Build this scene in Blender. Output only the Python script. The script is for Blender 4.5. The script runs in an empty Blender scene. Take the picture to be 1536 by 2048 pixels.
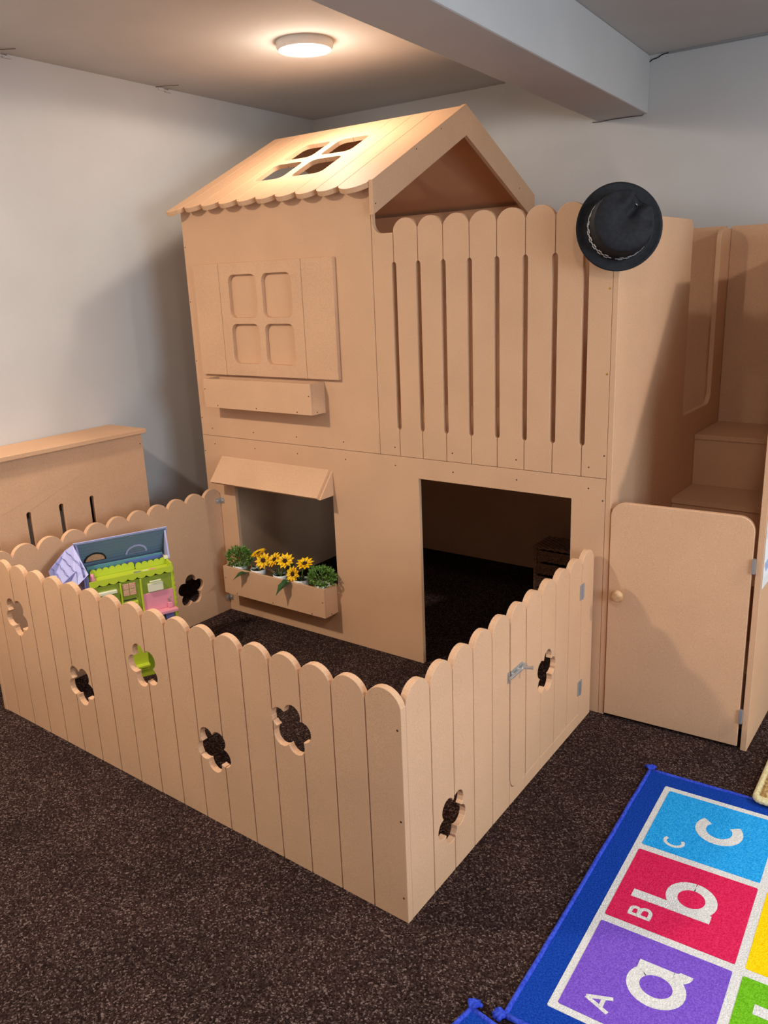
import bpy, bmesh, math, random
from mathutils import Vector, Matrix
random.seed(7)
SC = bpy.context.scene
COL = SC.collection
PI = math.pi

# ------------------------------------------------------------------ camera
CAM = bpy.data.cameras.new('camera')
CAM.sensor_fit = 'VERTICAL'; CAM.sensor_height = 36.0; CAM.sensor_width = 27.0
CAM.lens = 28.8288; CAM.clip_start = 0.02
cam = bpy.data.objects.new('camera', CAM); COL.objects.link(cam)
_R = Vector((0.80612, 0.59043, -0.03956)); _U = Vector((-0.13015, 0.24212, 0.96148)); _F = Vector((-0.57726, 0.76992, -0.27202))
M = Matrix.Identity(4)
for i in range(3):
    M[i][0] = _R[i]; M[i][1] = _U[i]; M[i][2] = -_F[i]
M.translation = (0.92716, -2.40049, 1.43737)
cam.matrix_world = M
SC.camera = cam

# ------------------------------------------------------------------ light and exposure
W = bpy.data.worlds.new('world'); SC.world = W; W.use_nodes = True
W.node_tree.nodes['Background'].inputs[0].default_value = (0.75, 0.86, 1.0, 1)
W.node_tree.nodes['Background'].inputs[1].default_value = 0.6
SC.view_settings.view_transform = 'Standard'
SC.view_settings.look = 'None'
SC.view_settings.gamma = 1.0
SC.view_settings.use_curve_mapping = False
SC.view_settings.exposure = 0.36
WARM = (1.0, 0.87, 0.73); NEUT = (1.0, 0.93, 0.86)
CEIL = 2.31
# ceiling lights: (x, y, watts of the flat face, of an added downward spot, of an added point shining all round, tint)
LAMPS = [(-1.322, 0.222, 0.4, 16.0, 3.2, WARM), (-1.55, -1.95, 31.0, 21.0, 2.5, WARM), (2.05, -0.15, 26.0, 8.0, 1.5, NEUT), (0.95, -1.95, 9.0, 6.0, 1.5, NEUT)]


def area(name, loc, size, power, color, rot=(0, 0, 0), shape='DISK', size_y=None):
    L = bpy.data.lights.new(name, 'AREA'); L.shape = shape; L.size = size
    if size_y: L.size_y = size_y
    L.energy = power; L.color = color
    o = bpy.data.objects.new(name, L); o.location = loc; o.rotation_euler = rot; COL.objects.link(o)
    return o


# daylight entering by the window in the right-hand wall, behind the camera's right shoulder
area('window_daylight', (3.05, -1.6, 1.45), 1.1, 72.0, (0.66, 0.83, 1.0), (0, PI / 2, 0), 'RECTANGLE', 1.3)


# ------------------------------------------------------------------ materials
def lin(r, g, b):
    f = lambda c: (c / 255 / 12.92) if c / 255 <= 0.04045 else ((c / 255 + 0.055) / 1.055) ** 2.4
    return (f(r), f(g), f(b), 1)


def mat(name, col, rough=0.6, metal=0.0, col2=None, scale=40.0, lo=0.4, hi=0.6, bump=0.0, bscale=None, detail=4.0,
        emit=None, estr=0.0, big=None, spec=0.35):
    m = bpy.data.materials.new(name); m.use_nodes = True
    nt = m.node_tree; b = nt.nodes['Principled BSDF']
    b.inputs['Base Color'].default_value = col
    b.inputs['Roughness'].default_value = rough; b.inputs['Metallic'].default_value = metal
    b.inputs['Specular IOR Level'].default_value = spec
    tc = nt.nodes.new('ShaderNodeTexCoord')
    if col2 is not None:
        n = nt.nodes.new('ShaderNodeTexNoise'); n.inputs['Scale'].default_value = scale; n.inputs['Detail'].default_value = detail
        nt.links.new(tc.outputs['Object'], n.inputs['Vector'])
        r = nt.nodes.new('ShaderNodeValToRGB')
        r.color_ramp.elements[0].position = lo; r.color_ramp.elements[0].color = col
        r.color_ramp.elements[1].position = hi; r.color_ramp.elements[1].color = col2
        nt.links.new(n.outputs['Fac'], r.inputs['Fac'])
        out = r.outputs['Color']
        if big:
            n2 = nt.nodes.new('ShaderNodeTexNoise'); n2.inputs['Scale'].default_value = big[0]; n2.inputs['Detail'].default_value = 3
            nt.links.new(tc.outputs['Object'], n2.inputs['Vector'])
            r2 = nt.nodes.new('ShaderNodeValToRGB')
            a, c = 1 - big[1], 1.0
            r2.color_ramp.elements[0].position = 0.35; r2.color_ramp.elements[0].color = (a, a, a, 1)
            r2.color_ramp.elements[1].position = 0.65; r2.color_ramp.elements[1].color = (c, c, c, 1)
            nt.links.new(n2.outputs['Fac'], r2.inputs['Fac'])
            mx = nt.nodes.new('ShaderNodeMix'); mx.data_type = 'RGBA'; mx.blend_type = 'MULTIPLY'
            mx.inputs['Factor'].default_value = 1.0
            nt.links.new(out, mx.inputs['A']); nt.links.new(r2.outputs['Color'], mx.inputs['B'])
            out = mx.outputs['Result']
        nt.links.new(out, b.inputs['Base Color'])
    if bump:
        n3 = nt.nodes.new('ShaderNodeTexNoise'); n3.inputs['Scale'].default_value = bscale or scale; n3.inputs['Detail'].default_value = 3
        nt.links.new(tc.outputs['Object'], n3.inputs['Vector'])
        bp = nt.nodes.new('ShaderNodeBump'); bp.inputs['Strength'].default_value = bump; bp.inputs['Distance'].default_value = 0.004
        nt.links.new(n3.outputs['Fac'], bp.inputs['Height']); nt.links.new(bp.outputs['Normal'], b.inputs['Normal'])
    if emit:
        b.inputs['Emission Color'].default_value = emit; b.inputs['Emission Strength'].default_value = estr
    return m


MDF = mat('mdf_board', lin(205, 161, 125), 0.62, 0, lin(219, 175, 138), 420, 0.35, 0.65, big=(5.0, 0.06), spec=0.25)
WALL = mat('wall_paint', lin(199, 195, 191), 0.85, 0, lin(202, 198, 194), 4, bump=0.05, bscale=60, spec=0.2)
CEILM = mat('ceiling_paint', lin(198, 195, 192), 0.9, 0, lin(201, 198, 195), 4, bump=0.05, bscale=50, spec=0.1)
CARPET = mat('carpet', lin(40, 30, 27), 0.95, bump=0.3, bscale=320, spec=0.05)
_nt = CARPET.node_tree; _b = _nt.nodes['Principled BSDF']; _tc = _nt.nodes['Texture Coordinate']
_n = _nt.nodes.new('ShaderNodeTexNoise'); _n.inputs['Scale'].default_value = 160; _n.inputs['Detail'].default_value = 3
_a = _nt.nodes.new('ShaderNodeVectorMath'); _a.operation = 'MULTIPLY_ADD'; _a.inputs[1].default_value = (.008, .008, .008)
_v = _nt.nodes.new('ShaderNodeTexVoronoi'); _v.inputs['Scale'].default_value = 300
_s = _nt.nodes.new('ShaderNodeSeparateColor'); _r = _nt.nodes.new('ShaderNodeValToRGB')
_ce = _r.color_ramp.elements
_ce[0].position = 0.0; _ce[0].color = lin(27, 16, 14); _ce[1].position = 1.0; _ce[1].color = lin(122, 104, 97)
for _p, _c in ((.45, (46, 32, 29)), (.82, (68, 52, 47))):
    _ce.new(_p).color = lin(*_c)
_n2 = _nt.nodes.new('ShaderNodeTexNoise'); _n2.inputs['Scale'].default_value = 5; _n2.inputs['Detail'].default_value = 4
_r2 = _nt.nodes.new('ShaderNodeValToRGB'); _r2.color_ramp.elements[0].position = .35; _r2.color_ramp.elements[0].color = (.80, .80, .80, 1)
_r2.color_ramp.elements[1].position = .65; _r2.color_ramp.elements[1].color = (1.05, 1.0, 1.0, 1)
_x = _nt.nodes.new('ShaderNodeMix'); _x.data_type = 'RGBA'; _x.blend_type = 'MULTIPLY'; _x.inputs['Factor'].default_value = 1
for _p, _q in ((_tc.outputs['Object'], _n.inputs['Vector']), (_n.outputs['Color'], _a.inputs[0]), (_tc.outputs['Object'], _a.inputs[2]), (_a.outputs[0], _v.inputs['Vector']),
               (_v.outputs['Color'], _s.inputs[0]), (_s.outputs[0], _r.inputs[0]), (_tc.outputs['Object'], _n2.inputs['Vector']), (_n2.outputs['Fac'], _r2.inputs[0]),
               (_r.outputs[0], _x.inputs['A']), (_r2.outputs[0], _x.inputs['B']), (_x.outputs['Result'], _b.inputs['Base Color'])):
    _nt.links.new(_p, _q)
STEEL = mat('steel', lin(196, 196, 194), 0.38, 0.75)
BRASS = mat('brass', lin(190, 150, 80), 0.4, 0.8)
DARKHOLE = mat('screw_dark', lin(58, 38, 26), 0.7)
PINE = mat('pine_knob', lin(214, 172, 128), 0.45, 0, lin(190, 142, 98), 60, 0.42, 0.58)
FELT = mat('black_felt', lin(22, 22, 26), 0.75, 0, lin(30, 30, 34), 90, bump=0.15, bscale=500, spec=0.3)
WHITEP = mat('white_plastic', lin(228, 228, 226), 0.4)
GLOW = mat('lamp_diffuser', lin(255, 244, 225), 0.5, emit=(1.0, 0.86, 0.70, 1), estr=9.0)
BLACKW = mat('cable_black', lin(24, 24, 26), 0.6)


# ------------------------------------------------------------------ mesh helpers
def wloc(o):
    v = Vector((0, 0, 0))
    while o is not None:
        v += o.location; o = o.parent
    return v


def root(name, label, cat, loc=(0, 0, 0), group=None, rotz=0.0):
    o = bpy.data.objects.new(name, None); COL.objects.link(o)
    o.location = loc; o.rotation_euler = (0, 0, rotz); o.empty_display_size = 0.05
    o['label'] = label; o['category'] = cat
    if group: o['group'] = group
    return o


def sub(name, parent, loc=None):
    """an Empty part that only gathers its own pieces"""
    o = bpy.data.objects.new(name, None); COL.objects.link(o); o.parent = parent; o.empty_display_size = 0.03
    if loc is not None: o.location = Vector(loc) - wloc(parent)
    return o


def link(name, me, m, parent=None, world=True, smooth=False):
    if world and parent is not None:
        off = wloc(parent)
        if off.length > 0: me.transform(Matrix.Translation(-off))
    me.name = name
    o = bpy.data.objects.new(name, me); COL.objects.link(o)
    if m is not None:
        for mm in (m if isinstance(m, (list, tuple)) else [m]): me.materials.append(mm)
    if smooth:
        for p in me.polygons: p.use_smooth = True
    if parent is not None: o.parent = parent
    return o


def tag(o, label=None, cat=None, group=None, kind=None):
    if label: o['label'] = label
    if cat: o['category'] = cat
    if group: o['group'] = group
    if kind: o['kind'] = kind
    return o


def mesh_of(bm):
    bmesh.ops.recalc_face_normals(bm, faces=bm.faces[:])
    me = bpy.data.meshes.new('m'); bm.to_mesh(me); bm.free(); return me


def plate(outer, holes, t, org, u, v, n, bm=None, bevel=0.0):
    """flat board: outline (and holes) in the u,v plane at org, thickness t along n"""
    own = bm is None
    if own: bm = bmesh.new()
    org, u, v, n = Vector(org), Vector(u), Vector(v), Vector(n)
    loops = []
    for L in [outer] + list(holes):
        vs = [bm.verts.new(org + u * a + v * b) for a, b in L]
        es = [bm.edges.new((vs[i], vs[(i + 1) % len(vs)])) for i in range(len(vs))]
        loops.append((vs, es))
    if holes:
        r = bmesh.ops.triangle_fill(bm, edges=[e for _, es in loops for e in es], use_beauty=True, use_dissolve=False)
        faces = [g for g in r['geom'] if isinstance(g, bmesh.types.BMFace)]
    else:
        faces = [bm.faces.new(loops[0][0])]
    back = {}
    for vs, _ in loops:
        for x in vs: back[x] = bm.verts.new(x.co + n * t)
    for f in faces: bm.faces.new([back[x] for x in reversed(f.verts)])
    for vs, _ in loops:
        k = len(vs)
        for i in range(k):
            a, b = vs[i], vs[(i + 1) % k]
            bm.faces.new((a, b, back[b], back[a]))
    return mesh_of(bm) if own else bm


def box(bm, x0, x1, y0, y1, z0, z1):
    vs = [bm.verts.new((x, y, z)) for x in (x0, x1) for y in (y0, y1) for z in (z0, z1)]
    for f in ((0, 1, 3, 2), (4, 6, 7, 5), (0, 4, 5, 1), (2, 3, 7, 6), (0, 2, 6, 4), (1, 5, 7, 3)):
        bm.faces.new([vs[i] for i in f])
    return bm


def boxm(*b):
    return mesh_of(box(bmesh.new(), *b))


def bevel_of(o, w=0.0012, seg=1, ang=40):
    m = o.modifiers.new('bevel', 'BEVEL'); m.width = w; m.segments = seg; m.limit_method = 'ANGLE'; m.angle_limit = math.radians(ang)
    return o


def tube(bm, pts, r, seg=8, cap=True):
    pts = [Vector(p) for p in pts]; rings = []
    rs = r if isinstance(r, (list, tuple)) else [r] * len(pts)
    for i, p in enumerate(pts):
        d = (pts[min(i + 1, len(pts) - 1)] - pts[max(i - 1, 0)]).normalized()
        a = d.orthogonal().normalized() if i == 0 else (a - d * a.dot(d)).normalized()
        b = d.cross(a)
        rings.append([bm.verts.new(p + (a * math.cos(2 * PI * k / seg) + b * math.sin(2 * PI * k / seg)) * rs[i]) for k in range(seg)])
    for i in range(len(rings) - 1):
        for k in range(seg):
            bm.faces.new((rings[i][k], rings[i][(k + 1) % seg], rings[i + 1][(k + 1) % seg], rings[i + 1][k]))
    if cap:
        bm.faces.new(list(reversed(rings[0]))); bm.faces.new(rings[-1])
    return bm


def lathe(bm, prof, seg=24, c=(0, 0, 0), ax=(0, 0, 1), cap=True):
    """prof: (radius, height) pairs along axis ax from point c"""
    c, ax = Vector(c), Vector(ax).normalized(); a = ax.orthogonal().normalized(); b = ax.cross(a)
    rings = [[bm.verts.new(c + ax * h + (a * math.cos(2 * PI * k / seg) + b * math.sin(2 * PI * k / seg)) * r) for k in range(seg)] for r, h in prof]
    for i in range(len(rings) - 1):
        for k in range(seg):
            bm.faces.new((rings[i][k], rings[i][(k + 1) % seg], rings[i + 1][(k + 1) % seg], rings[i + 1][k]))
    if cap:
        if prof[0][0] > 1e-5: bm.faces.new(list(reversed(rings[0])))
        if prof[-1][0] > 1e-5: bm.faces.new(rings[-1])
    return bm


def arc(cx, cy, r, a0, a1, n=8, ry=None):
    ry = ry or r
    return [(cx + r * math.cos(math.radians(a0 + (a1 - a0) * i / n)), cy + ry * math.sin(math.radians(a0 + (a1 - a0) * i / n))) for i in range(n + 1)]


def rrect(x0, x1, z0, z1, r, n=5):
    return (arc(x1 - r, z0 + r, r, -90, 0, n) + arc(x1 - r, z1 - r, r, 0, 90, n) + arc(x0 + r, z1 - r, r, 90, 180, n) + arc(x0 + r, z0 + r, r, 180, 270, n))


def cap_arc(w0, w1, zn, za, n=12):
    """top of a picket from (w1, zn) over the apex to (w0, zn)"""
    c, s = (w1 - w0), za - zn
    r = (c * c / 4 + s * s) / (2 * s); mx = (w0 + w1) / 2; cz = za - r
    a = math.degrees(math.asin(min(1, c / 2 / r)))
    if cz > zn: a = 180 - a
    return arc(mx, cz, r, 90 - a, 90 + a, n)


def flower(cx, cz, base, rp=0.0268, d=0.0415, n=9):
    """outline of a five-lobed flower"""
    pts = []
    h = math.acos((d * math.cos(math.radians(36)) + math.sqrt(rp * rp - (d * math.sin(math.radians(36))) ** 2) - d * math.cos(math.radians(0)) * 0) / 1.0) if False else None
    s36, c36 = math.sin(math.radians(36)), math.cos(math.radians(36))
    rc = d * c36 + math.sqrt(max(0, rp * rp - (d * s36) ** 2))      # cusp radius
    px, py = rc * c36 - d, rc * s36
    half = math.degrees(math.atan2(py, px))
    for k in range(5):
        a = base + 72 * k
        ox, oz = cx + d * math.cos(math.radians(a)), cz + d * math.sin(math.radians(a))
        pts += arc(ox, oz, rp, a - half, a + half, n)[:-1]
    return pts


def cut(o, cutters):
    """subtract prisms from a board and keep the result as its mesh"""
    tmp = []
    for me in cutters:
        c = bpy.data.objects.new('cutter', me); COL.objects.link(c); tmp.append(c)
        if o.parent is not None: c.parent = o.parent
        m = o.modifiers.new('cut', 'BOOLEAN'); m.operation = 'DIFFERENCE'; m.solver = 'EXACT'; m.object = c
    dg = bpy.context.evaluated_depsgraph_get()
    me = bpy.data.meshes.new_from_object(o.evaluated_get(dg))
    old = o.data; o.modifiers.clear(); o.data = me; bpy.data.meshes.remove(old)
    for c in tmp:
        d = c.data; bpy.data.objects.remove(c); bpy.data.meshes.remove(d)
    return o


def struct(name, me, m, parent=None):
    o = link(name, me, m, parent)
    if parent is None: o['kind'] = 'structure'
    return o


# ------------------------------------------------------------------ room shell
RX, FY = 3.0, -4.2
lw = lambda y: -2.21 - 0.053 * (y + 0.7)          # left wall runs slightly out of square
struct('floor', boxm(-2.6, RX + .1, FY - .1, 1.6, -0.1, 0.0), CARPET)
struct('ceiling', boxm(-2.7, RX + .1, FY - .1, 1.6, CEIL, CEIL + 0.1), CEILM)
struct('wall_back', boxm(-2.7, RX + .1, 1.42, 1.54, 0, CEIL), WALL)
struct('wall_left', plate([(lw(1.42), 1.42), (lw(1.42) - .12, 1.42), (lw(FY) - .12, FY), (lw(FY), FY)], [], CEIL, (0, 0, 0), (1, 0, 0), (0, 1, 0), (0, 0, 1)), WALL)
struct('wall_front', boxm(-2.6, RX + .1, FY - .12, FY, 0, CEIL), WALL)
struct('wall_right', plate([(FY, 0), (1.42, 0), (1.42, CEIL), (FY, CEIL)], [rrect(-2.3, -0.9, .9, 2.0, .002, 1)], .12, (RX, 0, 0), (0, 1, 0), (0, 0, 1), (1, 0, 0)), WALL)
wf = bmesh.new()
plate(rrect(-2.3, -0.9, .9, 2.0, .002, 1), [rrect(-2.25, -1.625, .95, 1.95, .002, 1), rrect(-1.575, -0.95, .95, 1.95, .002, 1)], .05, (RX + .02, 0, 0), (0, 1, 0), (0, 0, 1), (1, 0, 0), wf)
win = struct('window_1', mesh_of(wf), WHITEP)
GLASS = bpy.data.materials.new('window_glass'); GLASS.use_nodes = True
_nt = GLASS.node_tree; _nt.nodes.remove(_nt.nodes['Principled BSDF'])
_tr = _nt.nodes.new('ShaderNodeBsdfTransparent'); _gl = _nt.nodes.new('ShaderNodeBsdfGlossy'); _mx = _nt.nodes.new('ShaderNodeMixShader')
_gl.inputs['Roughness'].default_value = 0.02; _mx.inputs[0].default_value = 0.06
_nt.links.new(_tr.outputs[0], _mx.inputs[1]); _nt.links.new(_gl.outputs[0], _mx.inputs[2]); _nt.links.new(_mx.outputs[0], _nt.nodes['Material Output'].inputs[0])
for y0 in (-2.25, -1.575):
    link('pane', boxm(RX + .04, RX + .046, y0, y0 + .625, .95, 1.95), GLASS, win)

# ceiling beam: runs away from the camera, slightly askew like the left wall
bx = lambda y: -0.569 - 0.0725 * (y + .0)
bm = bmesh.new()
q = [(bx(1.42) + .015, 1.42), (bx(1.42) + .015 + .234, 1.42), (bx(FY) + .249, FY), (bx(FY) + .015, FY)]
ob = struct('ceiling_beam', plate(q, [], CEIL - 2.084, (0, 0, 2.084), (1, 0, 0), (0, 1, 0), (0, 0, 1)), CEILM)
bevel_of(ob, .006, 2)

# ------------------------------------------------------------------ ceiling lights
def ceiling_light(x, y, w, w2, w3, tint, label):
    t = root('ceiling_light', label, 'ceiling light', (x, y, CEIL), 'round ceiling lights' if w else None)
    link('ring', mesh_of(lathe(bmesh.new(), [(.107, 0), (.107, -.020), (.100, -.030), (.091, -.030), (.091, -.018)], 40, (x, y, CEIL), cap=False)), WHITEP, t, smooth=False)
    link('diffuser', mesh_of(lathe(bmesh.new(), [(.0905, -.022), (.0885, -.030), (.06, -.033), (0.0001, -.034)], 40, (x, y, CEIL), cap=False)), GLOW, t, smooth=True)
    # added spot and point below the fixture widen its throw
    area('lamp_light', (x, y, CEIL - .037), .17, w, tint)
    for nm, kind, e in (('spread_spot', 'SPOT', w2), ('spread_point', 'POINT', w3)):
        P = bpy.data.lights.new(nm, kind); P.energy = e; P.color = tint; P.shadow_soft_size = .06
        if kind == 'SPOT': P.spot_size = math.radians(176); P.spot_blend = .12
        o = bpy.data.objects.new(nm, P); o.location = (x, y, CEIL - (.045 if kind == 'SPOT' else .14)); COL.objects.link(o)
    return t


ceiling_light(*LAMPS[0], 'round white flush ceiling light glowing above the playhouse roof')
ceiling_light(*LAMPS[1], 'round white flush ceiling light over the carpet left of the camera')
ceiling_light(*LAMPS[2], 'round white flush ceiling light to the right of the staircase')
ceiling_light(*LAMPS[3], 'round white flush ceiling light over the floor just in front of the camera')

# ------------------------------------------------------------------ playhouse
T = 0.018
XL, XR = -1.856, -0.004
SEAM = 0.813
FX, FZ, NY = (1, 0, 0), (0, 0, 1), (0, 1, 0)
house = root('playhouse', 'two-storey MDF playhouse with a pitched roof, picket balcony and dark doorway', 'playhouse', (-0.92, 0.6, 0))


def hboard(name, outer, holes=(), y=0.0, t=T, parent=None, m=MDF, bev=.0008):
    o = link(name, plate(outer, holes, t, (0, y, 0), FX, FZ, NY), m, parent or house)
    if bev: bevel_of(o, bev)
    return o


g = .0008
hboard('front_panel', [(XL, 0), (-.7105, 0), (-.7105, .737), (-.117, .737), (-.117, 0), (XR, 0), (XR, SEAM - g), (XL, SEAM - g)],
       [[(-1.684, .238), (-1.123, .238), (-1.123, .67), (-1.684, .67)]])
hboard('front_panel', [(XL, SEAM + g), (-.8795, SEAM + g), (-.8795, 1.752), (XL, 1.752)])
# balcony: a post piece with a scooped corner, then eight pickets with long slots between them
SL0, SL1, SH, G2 = .912, 1.495, .0095, .0013


def slot_side(x, s, up=True):
    """edge of a picket along a slot centred on x; s=+1 for the picket right of it"""
    pts = [(x + s * G2, SEAM + g), (x + s * G2, SL0 - .001)]
    pts += [(x + s * max(G2, SH * math.sin(math.radians(a))), SL0 + SH - SH * math.cos(math.radians(a))) for a in (30, 60, 90)]
    pts += [(x + s * max(G2, SH * math.sin(math.radians(a))), SL1 - SH + SH * math.cos(math.radians(a))) for a in (90, 60, 30)]
    pts += [(x + s * G2, SL1 + .001)]
    return pts if up else list(reversed(pts))


X0 = -.787
left = slot_side(X0, -1)
hboard('post_panel', [(-.8775, SEAM + g)] + left + [(X0 - G2, 1.592)] + [(a, b) for a, b in arc(-.832, 1.632, .04, -90, -180, 8)] + [(-.872, 1.665), (-.8775, 1.665)])
for k in range(8):
    xa, xb = X0 + .1 * k, X0 + .1 * (k + 1)
    rz = 1.603
    if k < 7:
        right = slot_side(xb, -1)
        top = cap_arc(xa + G2, xb - G2, rz, 1.637)
    else:
        xb = XR; right = [(xb, SEAM + g)]
        top = cap_arc(xa + G2, xb, rz, 1.637)
    lft = slot_side(xa, 1, False)
    if k == 0: top = top + [(xa + G2, 1.592)]
    hboard('picket', [lft[-1]] + right + top + lft[:-1])
# side panel with the loft entrance cut out
sp = [(0, 0), (1.203, 0), (1.203, 1.58)] + arc(1.098, 1.532, .048, 90, 180, 6) + arc(1.0, .957, .05, 0, -90, 6) + arc(.715, .935, .028, 270, 180, 4) + arc(.657, 1.568, .03, 0, 90, 5) + [(0, 1.598)]
o = link('side_panel', plate(sp, [], T, (-.003, 0, 0), NY, FZ, FX), MDF, house); bevel_of(o, .0015)
hboard('back_wall', [(XL, 0), (-.004, 0), (-.004, 1.59), (-.86, 1.59), (-.86, 1.742), (XL, 1.742)], y=1.185)
o = link('end_wall', plate([(T, 0), (1.185, 0), (1.185, 1.742), (T, 1.742)], [], T, (XL, 0, 0), NY, FZ, FX), MDF, house)
link('loft_floor', boxm(XL + T, -.003, T, 1.185, .79, .808), MDF, house)

# roof: slope through the eave and the ridge
SLP = .5016; RY, RZ = .604, 2.075
rl = math.sqrt(1 + SLP * SLP)
us = Vector((0, 1 / rl, SLP / rl)); un = Vector((0, SLP / rl, -1 / rl))     # up the slope; into the board
EY = -.030                                                               # cusp line of the scallops
P0 = Vector((0, EY, 1.757))
Ls = (RY - EY) * rl
edges = [-1.862] + [-1.792 + .1 * k for k in range(9)] + [-.866]
panes = [rrect(cx - .078, cx + .078, s - .082, s + .082, .03, 6) for cx in (-1.477, -1.276) for s in ((.195 - EY) * rl, (.379 - EY) * rl)]
for k in range(len(edges) - 1):
    a, b = edges[k] + (.0007 if k else 0), edges[k + 1] - .0007
    if k == 0:
        bot = arc(a + .020, 0, .05, -115, 0, 8); bot = [(max(a, p), q_) for p, q_ in bot]
    else:
        bot = [(p, -q_) for p, q_ in [(x, z) for x, z in cap_arc(a, b, 0, .031 if b - a < .11 else .036, 12)]]
        bot = list(reversed(bot))
    o = link('roof_board', plate(bot + [(b, Ls), (a, Ls)], [], T, P0, FX, us, un), MDF, house)
    hit = [p for p in panes if min(x for x, _ in p) < b and max(x for x, _ in p) > a]
    if hit: cut(o, [plate(p, [], T + .04, P0 - un * .02 - wloc(house), FX, us, un) for p in hit])
    bevel_of(o, .0008)
ub = Vector((0, -1 / rl, SLP / rl)); unb = Vector((0, -SLP / rl, -1 / rl))
bl = (1.235 - RY) * rl
Pb = Vector((0, RY, RZ)) - ub * bl
link('rear_roof_panel', plate([(-1.862, 0), (-.866, 0), (-.866, bl - .009), (-1.862, bl - .009)], [], T, Pb, FX, ub, unb), MDF, house)
for s in (-1, 1):
    e = (-.022 if s < 0 else 1.2)
    ez = RZ - abs(RY - e) * SLP + .004
    q = [(RY, RZ + .004), (e, ez), (e, ez - .112), (RY, RZ - .108)]
    if s > 0: q.reverse()
    o = link('bargeboard', plate(q, [], T, (-.866, 0, 0), NY, FZ, FX), MDF, house); bevel_of(o, .001)

# blind window on the upper storey
wp = sub('window_surround', house)
WPZ = (1.083, 1.526)
pn = [rrect(cx - .077, cx + .077, z0, z1, .028, 6) for cx in (-1.516, -1.331) for z0, z1 in ((1.132, 1.290), (1.314, 1.481))]
hboard('window_frame', [(-1.6445, WPZ[0]), (-1.2015, WPZ[0]), (-1.2015, WPZ[1]), (-1.6445, WPZ[1])], pn, -T, T - .0003, wp)
hboard('shutter', [(-1.793, WPZ[0]), (-1.646, WPZ[0]), (-1.646, WPZ[1]), (-1.793, WPZ[1])], (), -T, T - .0003, wp)
hboard('shutter', [(-1.200, WPZ[0]), (-1.047, WPZ[0]), (-1.047, WPZ[1]), (-1.200, WPZ[1])], (), -T, T - .0003, wp)


def planter(x0, x1, z0, z1, d=.083, b=.010):
    p = sub('planter_box', house)
    hboard('front_board', [(x0, z0), (x1, z0), (x1, z1), (x0, z1)], (), -d, b, p)
    for a in (x0, x1 - b):
        link('end_board', boxm(a, a + b, -d + b, -.0005, z0, z1), MDF, p)
    link('bottom_board', boxm(x0 + b, x1 - b, -d + b, -.0005, z0, z0 + b), MDF, p)
    return p


planter(-1.724, -1.133, .954, 1.073)
planter(-1.714, -1.130, .124, .249)
aw = sub('awning', house)
v = Vector((0, -.082, -.098)); L = v.length; vd = v / L
link('awning_board', plate([(-1.733, 0), (-1.128, 0), (-1.128, L), (-1.733, L)], [], .012, (0, -.0005, .722), FX, vd, Vector((0, vd.z, -vd.y)).normalized()), MDF, aw)
for a in (-1.7435, -1.128):
    link('awning_end', plate([(-.0005, .722), (-.0005, .624), (-.0825, .624)], [], .0105, (a, 0, 0), NY, FZ, FX), MDF, aw)


def screws(name, pts, parent, r=.0026, m=DARKHOLE):
    """countersunk screw holes: (point, outward normal); too small to tell apart one by one"""
    b = bmesh.new()
    for p, n in pts:
        lathe(b, [(r, -.001), (r, .0004), (r * .6, .0006)], 8, p, n)
    o = link(name, mesh_of(b), m, parent); o['kind'] = 'stuff'
    return o


f = (0, -1, 0)
pts = [((x, 0, .845), f) for x in (-1.788, -1.538, -1.296, -1.053, -.81, -.563, -.315, -.061)] + [((x, 0, .777), f) for x in (-1.781, -1.537, -1.297, -1.048, -.811, -.562, -.313, -.06)]
pts += [((-1.848, 0, z), f) for z in (1.38, 1.134, .889, .741, 1.6)] + [((-.012, 0, .742), f), ((-.012, 0, .886), f)]
pts += [((x, -.083, z), f) for x, z in ((-1.717, 1.03), (-1.648, .964), (-1.426, .964), (-1.207, .963), (-1.143, 1.026), (-1.704, .195), (-1.638, .132), (-1.421, .133), (-1.14, .191), (-1.201, .13))]
pts += [((-1.133, -.05, .962), (1, 0, 0)), ((-1.130, -.04, .13), (1, 0, 0))]
pts += [((-.848, y, RZ - abs(RY - y) * SLP - .012), (1, 0, 0)) for y in (.25, .42)] + [((-.848, -.008, 1.69), (1, 0, 0)), ((-.848, 1.05, 1.8), (1, 0, 0))]
screws('screw_heads', pts, house)
screws('brass_screws', [((-.012, 0, 1.388), f), ((-.012, 0, 1.138), f)], house, .004, BRASS)

# ------------------------------------------------------------------ staircase beside the house
stair = root('staircase', 'MDF staircase climbing behind the low door to the playhouse loft', 'staircase', (.23, .6, 0))
for k, (y0, y1, z) in enumerate(((.862, 1.184, .81), (.615, .862, .61), (.370, .615, .41), (.125, .370, .21))):
    link('tread', boxm(.0165, .4465, y0 - .006, y1 - .0005, z - T, z), MDF, stair)
    link('riser', boxm(.0165, .4465, y0, y0 + T, max(0, z - .2), z - T), MDF, stair)
link('rear_panel', boxm(.0165, .465, 1.185, 1.203, 0, 1.588), MDF, stair)
gp = [(.017, 0), (1.184, 0), (1.184, 1.575), (.385, 1.575), (.10, 1.17), (.05, 1.11), (.017, 1.09)]
o = link('guard_panel', plate(gp, [], T, (.447, 0, 0), NY, FZ, FX), MDF, stair); bevel_of(o, .0012)
dr = sub('door', stair)
A, B = Vector((.019, -.006, 0)), Vector((.437, .016, 0))
du = (B - A).normalized(); dn = Vector((-du.y, du.x, 0)); DW = (B - A).length
dp = [(0, .010), (DW, .010)] + arc(DW - .045, .744 - .045, .045, 0, 90, 8) + arc(.045, .744 - .045, .045, 90, 180, 8)
o = link('door_leaf', plate(dp, [], T, A, du, FZ, dn), MDF, dr); bevel_of(o, .0015)
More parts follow.
